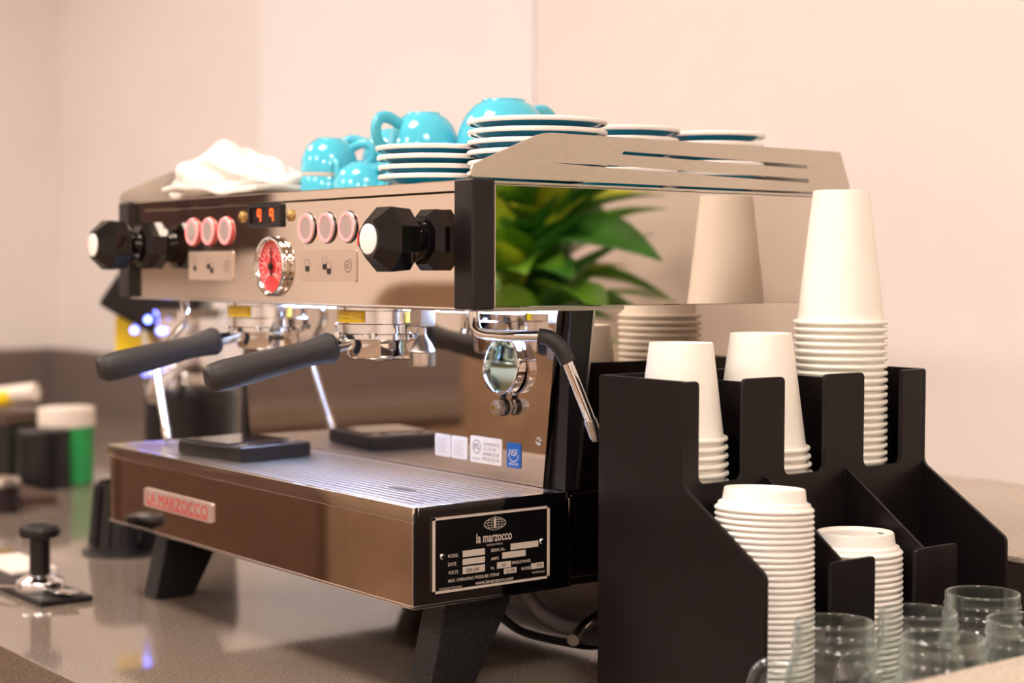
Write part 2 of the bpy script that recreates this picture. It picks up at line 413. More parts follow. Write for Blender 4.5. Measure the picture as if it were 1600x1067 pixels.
# slotted hole for lifting the grate
obj('finger_hole', lathe(NB(), [(0,.0002),(.011,.0002),(.011,0)], 24, Matrix.Translation((.555,.060,.1867)) @ Matrix.Diagonal((2.2,.55,1,1))), 'black', grate)
# ---- badge on the tray front
BM = planeM((.1022,-.0012,.1232), (1,0,0), (0,0,1))
b = NB(); prism(b, rrect(0,0,.170,.0215,.003), planeM((.1022,-.0,.1232), (1,0,0), (0,0,1)), .0025)
bad = obj('maker_badge', b, 'badge', ROOT)
b = NB(); BM2 = planeM((.1022,-.0026,.1232), (1,0,0), (0,0,1))
text(b, 'LA MARZOCCO', BM2, .008, .0045, .162, .0178)
obj('lettering', b, 'red', bad)
b = NB(); ribbon(b, [(.008,.0030),(.162,.0030)], .0012, BM2)
obj('underline', b, 'red', bad)
# ---- name plate on the tray side
PM = planeM((W+.0002,.0202,.1044), (0,1,0), (0,0,1)); PW, PH = .1382, .0705
b = NB(); prism(b, rrect(0,0,PW,PH,.0008), PM, .0012)
npl = obj('name_plate', b, 'plate', ROOT)
PM2 = planeM((W+.0014,.0202,.1044), (0,1,0), (0,0,1))
def U(u): return u*PW
def V(v): return (1-v)*PH
b = NB(); 
for a in ((0,0,PW,.0024),(0,PH-.0024,PW,PH),(0,0,.0032,PH),(PW-.0032,0,PW,PH)):
    prism(b, [(a[0],a[1]),(a[2],a[1]),(a[2],a[3]),(a[0],a[3])], PM2, .0003)
obj('border', b, 'sprint', npl)
b = NB()
def T(s,u0,u1,v0,v1,bold=.012): text(b, s, PM2, U(u0), V(v1), U(u1), V(v0), bold=bold)
T('la marzocco',.362,.665,.27,.40,.02); T('handmade in florence',.45,.585,.42,.452,0)
T('MODEL',.128,.212,.50,.545); T('DATE',.128,.195,.61,.655); T('VOLTS',.128,.21,.72,.765)
T('SERIAL No.',.485,.607,.495,.538); T('AMPS',.485,.552,.61,.652); T('Hz',.485,.515,.735,.775)
T('SINGLE PHASE',.666,.829,.70,.742); T('MAX. OPERATING PRESSURE: STEAM',.128,.556,.83,.872)
T('WATER',.747,.827,.80,.842); T('www.lamarzocco.com',.354,.679,.90,.952); T('ESPRESSO MACHINE',.056,.24,.93,.957,0); T('MADE IN ITALY',.845,.958,.88,.91,0)
# emblem: globe-like net
ec = (U(.52), V(.16)); ew, eh = .0128, .0064
def lens(s): return [(ec[0]+ew*math.cos(t)*(1 if s else 1), ec[1]+eh*math.sin(t)) for t in [2*PI*i/40 for i in range(40)]]
ribbon(b, [(ec[0]+ew*math.copysign(abs(math.cos(t))**1.7,math.cos(t)), ec[1]+eh*math.sin(t)) for t in [2*PI*i/48 for i in range(48)]], .0007, PM2, closed=True)
for k in (.33,.66): ribbon(b, [(ec[0]+ew*k*math.cos(t), ec[1]+eh*math.sin(t)) for t in [2*PI*i/32 for i in range(32)]], .0004, PM2, closed=True)
for k in (-.55,-.2,.2,.55): ribbon(b, [(ec[0]-ew*math.sqrt(1-k*k)*.95, ec[1]+eh*k), (ec[0]+ew*math.sqrt(1-k*k)*.95, ec[1]+eh*k)], .0004, PM2)
prism(b, [(ec[0]-.0009,ec[1]-.0045),(ec[0]+.0009,ec[1]-.0045),(ec[0]+.0014,ec[1]+.003),(ec[0],ec[1]+.0075),(ec[0]-.0014,ec[1]+.003)], PM2, .0003)
obj('lettering', b, 'sprint', npl)
b = NB()
for u0,u1,v0,v1 in ((.248,.434,.475,.56),(.248,.434,.585,.665),(.248,.434,.69,.785),(.655,.898,.46,.545),(.584,.786,.565,.65),(.538,.658,.69,.775),(.597,.707,.785,.86),(.834,.947,.765,.845)):
    prism(b, [(U(u0),V(v1)),(U(u1),V(v1)),(U(u1),V(v0)),(U(u0),V(v0))], PM2, .0003)
obj('data_field', b, 'sprint', npl)
b = NB(); PM3 = planeM((W+.0018,.0202,.1044), (0,1,0), (0,0,1))
for s,u0,u1,v0,v1 in (('208-240',.275,.385,.715,.762),('60',.58,.612,.712,.752),('22 PSI',.612,.69,.80,.845),('PSI',.885,.93,.782,.825)):
    text(b, s, PM3, U(u0), V(v1), U(u1), V(v0))
obj('stamped_value', b, 'dprint', npl)
for u,v in ((.083,.52),(.93,.48)):
    obj('screw', lathe(NB(), [(0,.0012),(.0018,.001),(.0029,0)], 16, planeM((W+.0014,.0202+U(u),.1044+V(v)),(0,1,0),(0,0,1))), 'chrome', npl)

# ---- lower body
b = NB(); box(b, .004, .656, .222, .528, .10, .372); box(b, .02, .64, .188, .222, .10, .366)
obj('body', b, 'blackm', ROOT)
for x0,x1 in ((.656,.6605),(-.0005,.004)):
    obj('side_panel', prism(NB(), [(.197,.187),(.528,.187),(.528,.3675),(.218,.3675)], planeM((x0,0,0),(0,1,0),(0,0,1)), x1-x0), 'mirror', ROOT)
    obj('side_panel', box(NB(), x0, x1, .190, .528, .100, .1845, .001), 'mirror', ROOT)
b = NB(); box(b, .02, .64, .10, .50, .088, .099); obj('base_plate', b, 'blackm', ROOT)
# ---- splash back (leaning)
SPY = .178
for x0,x1 in ((.646,.6612),(.0,.015)):
    b = NB(); prism(b, [(.1795,.187),(.1935,.187),(.2145,.3675),(.187,.3675)], planeM((x0,0,0),(0,1,0),(0,0,1)), x1-x0, .001)
    obj('side_column', b, 'black', ROOT)
    b = NB(); prism(b, [(.1937,.187),(.1962,.187),(.2172,.3675),(.2147,.3675)], planeM((x0+.001,0,0),(0,1,0),(0,0,1)), x1-x0)
    obj('column_edge', b, 'steel', ROOT)
b = NB(); prism(b, [(.030,.187),(.6285,.187),(.6510,.3675),(.008,.3675)], planeM((0,SPY+.007,0),(1,0,0),(0,0,1)), .007)
spl = obj('splash_back', b, 'mirror', ROOT)
def SM(x,z,off=.0): return planeM((x, SPY-.0003-off, z), (1,0,0), (0,0,1))
obj('screw', lathe(NB(), [(0,.002),(.0035,.0015),(.0048,0)], 18, SM(.6220,.2330)), 'chrome', spl)
# stickers
stick = [('approval_sticker',.4430,.0285,.2025,.0238,'wprint'),('approval_sticker',.4733,.0285,.2025,.0238,'wprint'),('certification_sticker',.5075,.0545,.2018,.0275,'wprint'),('sanitation_sticker',.5705,.0230,.2020,.0255,'bprint')]
for i,(n,x,wd,z,h,m) in enumerate(stick):
    b = NB(); prism(b, rrect(0,0,wd,h,.0025), SM(x,z), .0004); s = obj(n, b, m, ROOT)
    Mx = SM(x,z,.0005); b = NB()
    if i < 2:
        for k in range(7): ribbon(b, [(.004,h-.005-k*.0024),(wd-.005-(k%3)*.002,h-.005-k*.0024)], .0006, Mx)
        obj('lettering', b, 'sprint', s)
    elif i == 2:
        for k,t in enumerate(('CONFORMS TO','UL STD 197','CERTIFIED TO CSA','STD C22.2 NO. 109')):
            text(b, t, Mx, .024-.002*(k>1), h-.0085-k*.0052, wd-.004-(.006 if k==1 else 0), h-.0055-k*.0052)
        ribbon(b, [(.0115+.0068*math.cos(t),h*.6+.0068*math.sin(t)) for t in [2*PI*j/28 for j in range(28)]], .0008, Mx, closed=True)
        text(b, 'ETL', Mx, .0068, h*.6-.0025, .0162, h*.6+.0028, bold=.02); text(b, 'INTERTEK', Mx, .004, .003, .018, .0048)
        obj('lettering', b, 'gprint', s)
    else:
        text(b, 'NSF', Mx, .0045, h*.48, wd-.0050, h*.74); text(b, '3087439', Mx, .004, .0025, wd-.004, .0055)
        ribbon(b, [(wd/2+.0082*math.cos(t),h*.58+.0082*math.sin(t)) for t in [PI*1.02+PI*.96*j/18 for j in range(19)]], .0008, Mx)
        obj('lettering', b, 'wprint', s)

# ---- console
YP = .037
b = NB(); box(b, XL+.012, XR-.012, YP+.004, .515, Z0+.002, Z1-.004); obj('console_housing', b, 'blackm', ROOT)
b = NB(); box(b, XL+.028, XR-.028, YP, YP+.004, Z0, .4728, .0006); fp = obj('front_panel', b, 'panel', ROOT)
b = NB(); box(b, XL+.028, XR-.028, YP-.0004, YP+.03, .4736, Z1+.0008, .001); obj('top_trim', b, 'panel', ROOT)
b = NB(); box(b, XL+.02, XR-.02, YP-.002, YP+.006, Z0-.003, Z0+.0005, .0006); obj('bottom_trim', b, 'chrome', ROOT)
for x0,x1 in ((XR-.0285,XR+.0005),(XL-.0005,XL+.0285)):
    b = NB(); box(b, x0, x1, YC+.001, YC+.0265, Z0-.001, Z1+.001, .0022, 3); obj('corner_post', b, 'post', ROOT)
for x0,x1 in ((XR-.012,XR-.001),(XL+.001,XL+.012)):
    b = NB(); box(b, x0, x1, YC+.0270, .515, Z0+.001, Z1-.0035, .0008); obj('console_side_panel', b, 'mirror', ROOT)
    b = NB(); box(b, x0, x1, YC+.0270, .515, Z1-.0032, Z1-.0006, .0005); obj('panel_edge', b, 'steel', ROOT)
b = NB(); box(b, XL+.01, XR-.012, YP+.03, .515, Z1-.006, Z1-.002); 
for i in range(14): box(b, XL+.04, XR-.04, .08+i*.03, .087+i*.03, Z1-.002, Z1+.0005, .0008)
obj('cup_tray', b, 'steel', ROOT)
b = NB(); box(b, XL+.03, XR-.03, YP+.03, .235, Z0-.004, Z0+.002); obj('console_underside', b, 'steel', ROOT)
b = NB(); box(b, .06, .62, .150, .162, Z0-.009, Z0-.004, .001); obj('light_strip', b, 'led', ROOT)
# cup rails
slotA = [(.2055,.5128),(.2080,.5160),(.4640,.5130),(.4643,.5090)]
slotB = [(.1209,.5015),(.2000,.5020),(.4665,.4985),(.4665,.4945),(.2200,.4985)]
railp = rounded([(.0285,.4855),(.0285,.4960),(.1100,.5290),(.5149,.5290),(.5320,.4903),(.5150,.4850)], [.002,.006,.012,.004,.004,.002])
for x0 in (XR-.004, XL+.001):
    b = NB(); prism(b, railp, planeM((x0,0,0),(0,1,0),(0,0,1)), .003, 0, [slotA,slotB]); obj('cup_rail', b, 'rail', ROOT, ang=20)
b = NB(); box(b, XL+.004, XR-.004, .5148, .5178, .487, .529, .001); obj('cup_rail', b, 'rail', ROOT)
b = NB(); box(b, XL+.02, XR-.02, .505, .53, .37, .486, .002); obj('back_panel', b, 'blackm', ROOT)

# buttons
FM = lambda x,z,y=YP: planeM((x,y,z),(1,0,0),(0,0,1))
for x in (.1552,.1950,.2358,.4139,.4533,.4932):
    b = NB(); lathe(b, [(.0158,0),(.0158,.0022),(.0150,.0030),(.0,.0030)], 32, FM(x,.4449)); p = obj('push_button', b, 'btn', ROOT)
    b = NB(); lathe(b, [(.0148,.0029),(.0148,.0035),(.0120,.0035),(.0120,.0029)], 36, FM(x,.4449)); obj('light_ring', b, 'ring', p)
    b = NB(); lathe(b, [(.0165,0),(.0163,.0012),(.0156,.0012)], 32, FM(x,.4449)); obj('collar', b, 'red' if x < .3 else 'black', p)
def cupicon(b, M, u, v, s):
    pts = [(u-.5*s,v+.7*s),(u-.38*s,v-.7*s),(u+.38*s,v-.7*s),(u+.5*s,v+.7*s)]
    ribbon(b, pts, .0005, M, closed=True)
    prism(b, [(u-.43*s,v-.05*s),(u-.38*s,v-.68*s),(u+.38*s,v-.68*s),(u+.43*s,v-.05*s)], M, .0003)
for x0,x1 in ((.1445,.2530),(.3982,.5090)):
    b = NB(); prism(b, rrect(0,0,x1-x0,.0326,.003), FM(x0,.3898), .0012); p = obj('icon_plate', b, 'iconp', ROOT)
    Mx = FM(x0,.3898,YP-.0014); b = NB(); wd = x1-x0
    cupicon(b, Mx, wd*.15, .0165, .0085); cupicon(b, Mx, wd*.46, .0185, .0085); cupicon(b, Mx, wd*.535, .0140, .0085)
    ribbon(b, [(wd*.86+.0006*t*math.cos(t*1.0), .0165+.0006*t*math.sin(t*1.0)) for t in [i*.35 for i in range(40)]], .0006, Mx)
    obj('icon', b, 'dprint', p)
# display
b = NB(); prism(b, rrect(0,0,.070,.0255,.003), FM(.2918,.4472), .004, 0, [rrect(.004,.0035,.066,.022,.0015)]); dsp = obj('display', b, 'black', ROOT)
b = NB(); prism(b, rrect(.0035,.003,.0665,.0225,.001), FM(.2918,.4472), .0015); obj('screen', b, 'scrn', dsp)
b = NB(); Mx = FM(.2918,.4472,YP-.0017)
def seg9(u, v, w_, h):
    for a in (((u,v+h),(u+w_,v+h)),((u,v+h/2),(u+w_,v+h/2)),((u,v+h/2),(u,v+h)),((u+w_,v+h/2),(u+w_,v+h)),((u+w_,v),(u+w_,v+h/2))): ribbon(b, a, .0022, Mx)
seg9(.019,.0065,.006,.0125); seg9(.046,.0065,.006,.0125)
obj('digits', b, 'digit', dsp)
for x,z in ((.2744,.4596),(.3795,.4590)):
    b = NB(); lathe(b, [(.0068,0),(.0062,.0022),(.004,.0036),(.0,.004)], 10, FM(x,z)); obj('screw', b, 'brass', ROOT)
# pressure gauge
GM = FM(.3441,.4054)
b = NB(); lathe(b, [(.031,0),(.0322,.002),(.0322,.0055),(.0312,.0075),(.0292,.0078),(.0272,.0060),(.0268,.0045),(.0264,.002)], 48, GM); gz = obj('pressure_gauge', b, 'chrome', ROOT)
b = NB(); lathe(b, [(0,.0030),(.0272,.0030)], 40, GM); obj('dial', b, 'dial', gz)
b = NB(); GM2 = FM(.3441,.4054,YP-.0033) @ Matrix.Diagonal((.86,.86,1,1))
for i in range(21):
    a = math.radians(225-i*13.5); k = .8 if i % 2 else .72
    ribbon(b, [(.0285*math.cos(a),.0285*math.sin(a)),(.0285*k*math.cos(a),.0285*k*math.sin(a))], .0008, GM2)
for i,t in enumerate(('0','3','6','9','12','15')):
    a = math.radians(225-i*54); c,s_ = .0165*math.cos(a), .0165*math.sin(a); text(b, t, GM2, c-.0022*len(t)*.7, s_-.0026, c+.0022*len(t)*.7, s_+.0026, bold=.02)
text(b, 'LA MARZOCCO', GM2, -.010, -.0115, .010, -.0085, bold=.02)
for rr in (.0125,.021): ribbon(b, [(rr*math.cos(t),rr*math.sin(t)) for t in [PI*(-.25)+PI*1.5*j/40 for j in range(41)]], .0006, GM2)
obj('scale_marks', b, 'wprint', gz)
b = NB(); prism(b, [(-.0014,-.012),(.0014,-.012),(.0006,.024),(-.0006,.024)], FM(.3441,.4054,YP-.0042) @ Matrix.Diagonal((.86,.86,1,1)), .0006); lathe(b, [(.0045,0),(.0045,.002),(0,.0025)], 16, FM(.3441,.4054,YP-.0042) @ Matrix.Diagonal((.86,.86,1,1))); obj('needle', b, 'black', gz)

# steam knobs
def knob(x):
    b = NB(); z = .430; D = planeM((x,YP,z),(1,0,0),(0,0,1)) @ Matrix.Rotation(PI/8,4,'Z')
    # base hex cup
    lathe(b, [(.030,-.0),(.0305,.009),(.024,.016),(.018,.018)], 8, D); root = obj('steam_knob', b, 'blackg', ROOT, ang=12)
    b = NB(); lathe(b, [(.0175,.014),(.0175,.0225),(.0195,.0232),(.0195,.0252),(.0185,.0258),(.0185,.032)], 32, D); obj('collar', b, 'blackg', root)
    b = NB(); lathe(b, [(.0,.0285),(.0215,.0285),(.0300,.0365),(.0318,.0570),(.0175,.0735),(.0,.0735)], 8, D); obj('grip', b, 'blackg', root, ang=12)
    b = NB(); lathe(b, [(.0138,.072),(.0138,.0745),(.0125,.0752),(0,.0752)], 28, D); obj('cap', b, 'white', root)
    b = NB(); box(b, x-.0205, x-.0175, YP-.073, YP-.066, z-.006, z+.006, .001); obj('red_mark', b, 'red', root)
knob(.6447); knob(.0399)

# ---- group heads
for gi,gx in enumerate((.461,.2225)):
    gy = .096; b = NB(); C_ = Matrix.Translation((gx,gy,0))
    lathe(b, [(.0,Z0-.001),(.046,Z0-.001),(.046,.361),(.0445,.360),(.0445,.3475),(.047,.3465),(.047,.3375),(.040,.3365),(.0,.3365)], 44, C_)
    g = obj('group_head', b, 'chrome', ROOT)
    b = NB()
    for k in range(6):
        a = k*PI/3+.3; b = NB(); cyl(b, (gx+.0475*math.cos(a),gy+.0475*math.sin(a),.333), (gx+.0475*math.cos(a),gy+.0475*math.sin(a),.3385), .0038, n=6); obj('bolt', b, 'chrome', g)
    for a0,a1 in ((240,306),(360,368)):
        b = NB(); t = bmesh.new(); L = []
        for i in range(13):
            a = math.radians(a0+(a1-a0)*i/12); L.append((t.verts.new((gx+.0452*math.cos(a),gy+.0452*math.sin(a),.3485)), t.verts.new((gx+.0452*math.cos(a),gy+.0452*math.sin(a),.3600))))
        for p,q in zip(L,L[1:]): t.faces.new((p[0],q[0],q[1],p[1]))
        addmesh(b, t); obj('warning_label', b, 'yellow', g)
    # two lines of lettering on the label
    b = NB()
    for zz in (.3517,.3558):
        for i in range(14):
            a = math.radians(244+i*4.2); t = bmesh.new(); r_ = .0454
            vs_ = [t.verts.new((gx+r_*math.cos(a+da),gy+r_*math.sin(a+da),zz+dz)) for da,dz in ((0,0),(.04,0),(.04,.0022),(0,.0022))]; t.faces.new(vs_); addmesh(b, t)
    obj('lettering', b, 'brass', g)
# hot water outlet
b = NB(); box(b, .537, .5555, .081, .099, .3455, Z0, .001); hw = obj('hot_water_outlet', b, 'steel', ROOT)
b = NB(); lathe(b, [(.004,.346),(.004,.339),(.0045,.336),(.0090,.330),(.0128,.323),(.0132,.3205)], 28, Matrix.Translation((.546,.09,0))); obj('neck', b, 'steel', hw)
b = NB(); lathe(b, [(.0132,.3200),(.0132,.3085),(.0125,.3065),(.0,.3065)], 28, Matrix.Translation((.546,.09,0))); obj('nozzle', b, 'steel', hw)
# steam wands
P = smoothpath([(.645,.0805,.372),(.645,.0805,.352),(.652,.080,.343),(.668,.0905,.341),(.700,.1205,.341)], 3)
b = NB(); tube(b, P, .0052, 14); wnd = obj('steam_wand', b, 'chrome', ROOT)
Q = smoothpath([(.697,.1175,.341),(.705,.1250,.3395),(.711,.1320,.331),(.7145,.1385,.317)], 2)
b = NB(); tube(b, Q, .0075, 14, radii=[.0075+(.0006 if i % 2 else 0) for i in range(len(Q))]); obj('rubber_sleeve', b, 'rubber', wnd)
b = NB(); tube(b, [(.7135,.1365,.321),(.720,.1635,.258)], .0052, 14); obj('lower_tube', b, 'chrome', wnd)
b = NB(); tube(b, [(.7195,.1615,.262),(.7210,.1675,.247),(.7213,.1690,.2425)], .006, 14, radii=[.0062,.0062,.0045]); obj('tip', b, 'steel', wnd)
P = smoothpath([(.040,.080,.372),(.0485,.080,.350),(.046,.077,.336),(.012,.071,.310),(-.010,.066,.292),(-.005,.065,.275),(.0345,.060,.197)], 3)
b = NB(); tube(b, P, .0052, 12); wnd = obj('steam_wand', b, 'chrome', ROOT)
b = NB(); tube(b, [(.029,.0608,.206),(.0365,.0598,.192)], .006, 12, radii=[.0062,.0052]); obj('tip', b, 'steel', wnd)
# legs
for x1,back in ((.642,0),(.062,0),(.642,1),(.062,1)):
    prof = [(.052,.094),(.128,.094),(.128,.082),(.082,.0),(.030,.0)]
    if back: prof = [(.53-u,v) for u,v in prof]
    b = NB(); prism(b, prof, planeM((x1-.036,0,0),(0,1,0),(0,0,1)), .036, .0025); obj('leg', b, 'leg', ROOT)
# drain hoses below
b = NB(); tube(b, smoothpath([(.60,.17,.088),(.60,.195,.056),(.60,.222,.038),(.60,.245,.033),(.58,.30,.030),(.52,.42,.012)],3), .008, 12); obj('drain_hose', b, 'hose', ROOT)
b = NB(); tube(b, smoothpath([(.62,.225,.026),(.60,.255,.034),(.60,.29,.045),(.55,.36,.07),(.5,.42,.09)],3), .0065, 12); obj('inlet_hose', b, 'steel', ROOT)
b = NB(); tube(b, smoothpath([(.58,.13,.088),(.60,.16,.043),(.60,.2117,.0246),(.61,.275,.0085),(.56,.4,.006),(.4,.58,.006)],3), .0042, 10); obj('power_cable', b, 'black', ROOT)

# ================================================================== PORTAFILTERS
def portafilter(gx, th, s0, s1, lab):
    gy = .096; R = thing('portafilter', lab, 'portafilter', (gx,gy,.30), group='portafilters')
    C_ = Matrix.Translation((gx,gy,0))
    b = NB(); lathe(b, [(.041,.3375),(.0425,.336),(.0425,.3315),(.037,.330),(.036,.3265),(.0355,.315),(.033,.3115),(.012,.308),(0,.308)], 40, C_); obj('basket_holder', b, 'chrome', R)
    dr = Vector((-math.sin(th),-math.cos(th),0))
    c0 = Vector((gx,gy,.328)); 
    def at(s): 
        return Vector((gx,gy,0)) + dr*s + Vector((0,0,.3285-(s-.03)*.215))
    b = NB(); tube(b, [at(.030),at(.05),at(s0+.012)], .0072, 16); obj('neck', b, 'chrome', R)
    ss = [s0,s0+.001,s0+.006,s0+.018,s0+.035,s0+.06,s0+.09,s1-.018,s1-.006,s1-.001,s1]
    rr = [.0085,.0135,.0162,.0145,.0128,.0140,.0152,.0158,.0145,.0100,.004]
    b = NB(); tube(b, [at(s) for s in ss], .01, 24, radii=rr); obj('handle', b, 'rubber', R)
portafilter(.461, math.radians(7), .052, .190, 'black-handled portafilter in the right group head, nearer the camera')
portafilter(.2225, math.radians(5), .060, .200, 'black-handled portafilter in the left group head, further from the cups')

# ================================================================== SHOT MIRROR
R = thing('shot_mirror', 'round chrome-rimmed shot mirror clipped to the splash back', 'mirror', (.5735,.166,.262))
SMY = .1708
Mx = planeM((.5735,SMY,.3055),(1,0,0),(0,.08,1))
b = NB(); lathe(b, [(.0285,-.0065),(.0300,-.005),(.0300,.003),(.0290,.005),(.0272,.005),(.0262,.003),(.0262,-.0065)], 44, Mx, close=True); obj('rim', b, 'chrome', R)
b = NB(); lathe(b, [(0,.0005),(.0263,.0005),(.0263,-.006),(0,-.006)], 40, Mx); obj('glass', b, 'shotm', R)
b = NB(); box(b, .5705, .5765, .1690, .1725, .262, .2785, .001); lathe(b, [(.0082,-.002),(.0090,-.002),(.0090,.002),(.0082,.002)], 24, axisM((.5735,.1705,.2635),(.0,-1,0)), close=True); obj('bracket', b, 'black', R)
b = NB(); cyl(b, (.5735,.157,.2635), (.5735,.1775,.2635), .0056, n=16); obj('clamp', b, 'steel', R)
for y0,y1 in ((.1605,.1685),(.1725,.1770)):
    b = NB(); cyl(b, (.5735,y0,.2635), (.5735,y1,.2635), .0082, n=6); obj('clamp_nut', b, 'steel', R)
b = NB(); cyl(b, (.5735,.1565,.2635), (.5735,.1572,.2635), .0030, n=12); obj('clamp_bore', b, 'brass', R)

# ================================================================== DIGITAL SCALE
R = thing('digital_scale', 'flat black digital scale lying on the drip grate', 'scale', (.195,.08,.1867), (0,0,math.radians(8)))
b = NB(); box(b, -.062, .062, -.050, .050, 0, .0165, .003); obj('body', b, 'black', R, local=True)
b = NB(); box(b, -.054, .030, -.044, .044, .0165, .0182, .0008); obj('weighing_plate', b, 'blackg', R, local=True)
b = NB(); box(b, .034, .056, -.02, .02, .0165, .0172, .0004); obj('display', b, 'scrn', R, local=True)
for y in (-.034,.034): b = NB(); lathe(b, [(.005,.0165),(.005,.0178),(0,.0178)], 14, Matrix.Translation((.045,y,0))); obj('button', b, 'steel', R, local=True)

# ================================================================== SAUCERS
def make_saucer(Rr, h, lab, loc, grp):
    b = NB(); k = Rr
    lathe(b, [(0,.0),(k*.52,0),(k*.54,.0025),(k*.62,.0040),(k*.93,h-.0035),(k*.965,h-.0030)], 56); o = obj('saucer', b, 'blued')
    tag(o, lab, 'saucer', grp); o.location = loc
    b = NB(); lathe(b, [(k*.955,h-.0046),(k*.985,h-.0046),(k,h-.0032),(k,h-.0012),(k*.985,h),(k*.95,h-.0003),(k*.62,.0065),(k*.35,.0055),(k*.33,.004),(0,.004)], 56); c = obj('rim_glaze', b, 'white'); c.parent = o
    return o
def saucer_stack(x, y, n, Rr, sp, where, h=.015, jig=.002):
    first = None
    for i in range(n):
        k = n-1-i
        lab = f'turquoise saucer, {fromtop(k)} in {where}'
        loc = (x+random.uniform(-jig,jig), y+random.uniform(-jig,jig), Z1+.0005+i*sp)
        if first is None: first = make_saucer(Rr, h, lab, loc, 'saucers on the machine')
        else: dup(first, loc, (0,0,random.uniform(0,6)), lab)
saucer_stack(.620, .178, 6, .0695, .0101, 'the tallest saucer stack')
saucer_stack(.500, .137, 4, .0600, .0098, 'the saucer stack in front of the cups')
saucer_stack(.562, .340, 6, .0600, .0109, 'the saucer stack behind the tallest')
saucer_stack(.580, .455, 6, .0575, .0108, 'the rearmost saucer stack')

# ================================================================== CUPS (upside down)
def make_cup(name, Rr, h, lab, loc, rot, grp):
    """inverted cup: rim at z=0, foot on top"""
    R = thing(name, lab, 'cup', loc, rot, grp)
    pr = [(Rr*.97,.0015),(Rr*1.0,.006),(Rr*.99,h*.25),(Rr*.955,h*.45),(Rr*.88,h*.63),(Rr*.77,h*.78),(Rr*.62,h*.90),(Rr*.50,h*.955),(Rr*.46,h*.965),(Rr*.45,h),(Rr*.40,h),(Rr*.39,h*.975),(0,h*.975)]
    b = NB(); lathe(b, pr, 44); obj('body', b, 'blue', R, local=True, ang=60)
    b = NB(); lathe(b, [(Rr*.93,.004),(Rr*.94,.0005),(Rr*.965,-.0003),(Rr*.99,.001),(Rr*.995,.004)], 44); obj('rim', b, 'rim', R, local=True)
    b = NB(); lathe(b, [(Rr*.94,.003),(Rr*.90,h*.4),(Rr*.7,h*.76),(Rr*.4,h*.88),(0,h*.90)], 32); obj('inside', b, 'white', R, local=True)
    q = smoothpath([(Rr*.72,0,h*.74),(Rr*1.15,0,h*.90),(Rr*1.50,0,h*.84),(Rr*1.56,0,h*.52),(Rr*1.30,0,h*.30),(Rr*.94,0,h*.26)], 3)
    b = NB(); tube(b, q, Rr*.105, 14, flat=1.5); obj('handle', b, 'blue', R, local=True, ang=60)
    return R
G = 'turquoise cups on the machine'
zt = Z1+.001
vd = math.radians(180+52)    # handle direction pointing left in the picture
make_cup('cup', .034, .046, 'small turquoise cup at the bottom left, under another cup', (.234,.170,zt), (0,0,vd+1.9), G)
make_cup('cup', .034, .045, 'small turquoise cup, upper left of the cups, next to the towel', (.234,.172,zt+.0255), (.0,.03,math.radians(40)), G)
make_cup('cup', .035, .038, 'small turquoise cup low between the left pair and the saucers', (.316,.168,zt), (0,0,vd+2.2), G)
make_cup('cup', .036, .050, 'small turquoise cup under the one with the raised handle loop', (.252,.250,zt), (0,0,vd+2.6), G)
make_cup('cup', .037, .051, 'small turquoise cup with raised open handle loop, second from left', (.252,.250,zt+.032), (.12,.10,math.radians(238)), G)
make_cup('cup', .042, .058, 'turquoise cup under the handled cup behind the small saucers', (.374,.215,zt), (0,0,vd+2.), G)
make_cup('cup', .042, .060, 'turquoise cup with thick handle on its left, behind small saucers', (.376,.208,zt+.032), (0,0,math.radians(272)), G)
make_cup('cup', .053, .070, 'large turquoise cup under the highest cup', (.455,.285,zt), (0,0,1.2), G)
make_cup('cup', .053, .070, 'highest turquoise cup, behind the tallest saucer stack', (.452,.262,zt+.034), (0,.0,math.radians(100)), G)
make_cup('cup', .046, .062, 'turquoise cup half hidden behind the two highest cups', (.34,.335,zt), (0,0,2.), G)

# ================================================================== TOWEL
t = bmesh.new(); bmesh.ops.create_icosphere(t, subdivisions=6, radius=1)
for v in t.verts:
    p = v.co.copy(); u = p.x
    th_ = .9 if u < -.1 else .9-.55*min(1,(u+.1)/.8)
    x = .105*u; y = .05*p.y*(1-.1*u); z = .052*th_*max(p.z,-.35)
    n1 = noise.noise(Vector((p.x*2.2,p.y*2.2,p.z*2.2)))*.010 + noise.noise(p*3+Vector((3,1,0)))*.002 + noise.noise(Vector((p.x*2+p.z*2.5,p.y*2.2,1)))*.004
    nrm = Vector((p.x*.6,p.y,p.z)).normalized()
    v.co = Vector((x,y,z+.022)) + nrm*n1
    if v.co.z < 0: v.co.z = 0
b = NB(); addmesh(b, t); o = obj('towel', b, 'cloth', ang=180); o.location = (.120,.115,Z1+.0008); o.rotation_euler = (0,0,math.radians(12))
tag(o, 'crumpled white towel lying on top of the machine at the left', 'towel')
t = bmesh.new(); N = 26
grid = [[t.verts.new((.0+.17*i/N, -.04+.10*j/N, max(.0, .008+.005*noise.noise(Vector((i*.15,j*.15,5)))+.003*math.sin(i*.25+j*.12)))) for j in range(N+1)] for i in range(N+1)]
for i in range(N):
    for j in range(N): t.faces.new((grid[i][j],grid[i+1][j],grid[i+1][j+1],grid[i][j+1]))
ex = bmesh.ops.extrude_face_region(t, geom=list(t.faces)); bmesh.ops.translate(t, vec=(0,0,-.006), verts=[g for g in ex['geom'] if isinstance(g, bmesh.types.BMVert)])
bmesh.ops.recalc_face_normals(t, faces=t.faces)
c = obj('loose_end', addmesh(NB(), t), 'cloth', ang=180); c.parent = o; c.location = (-.06,-.028,.006)

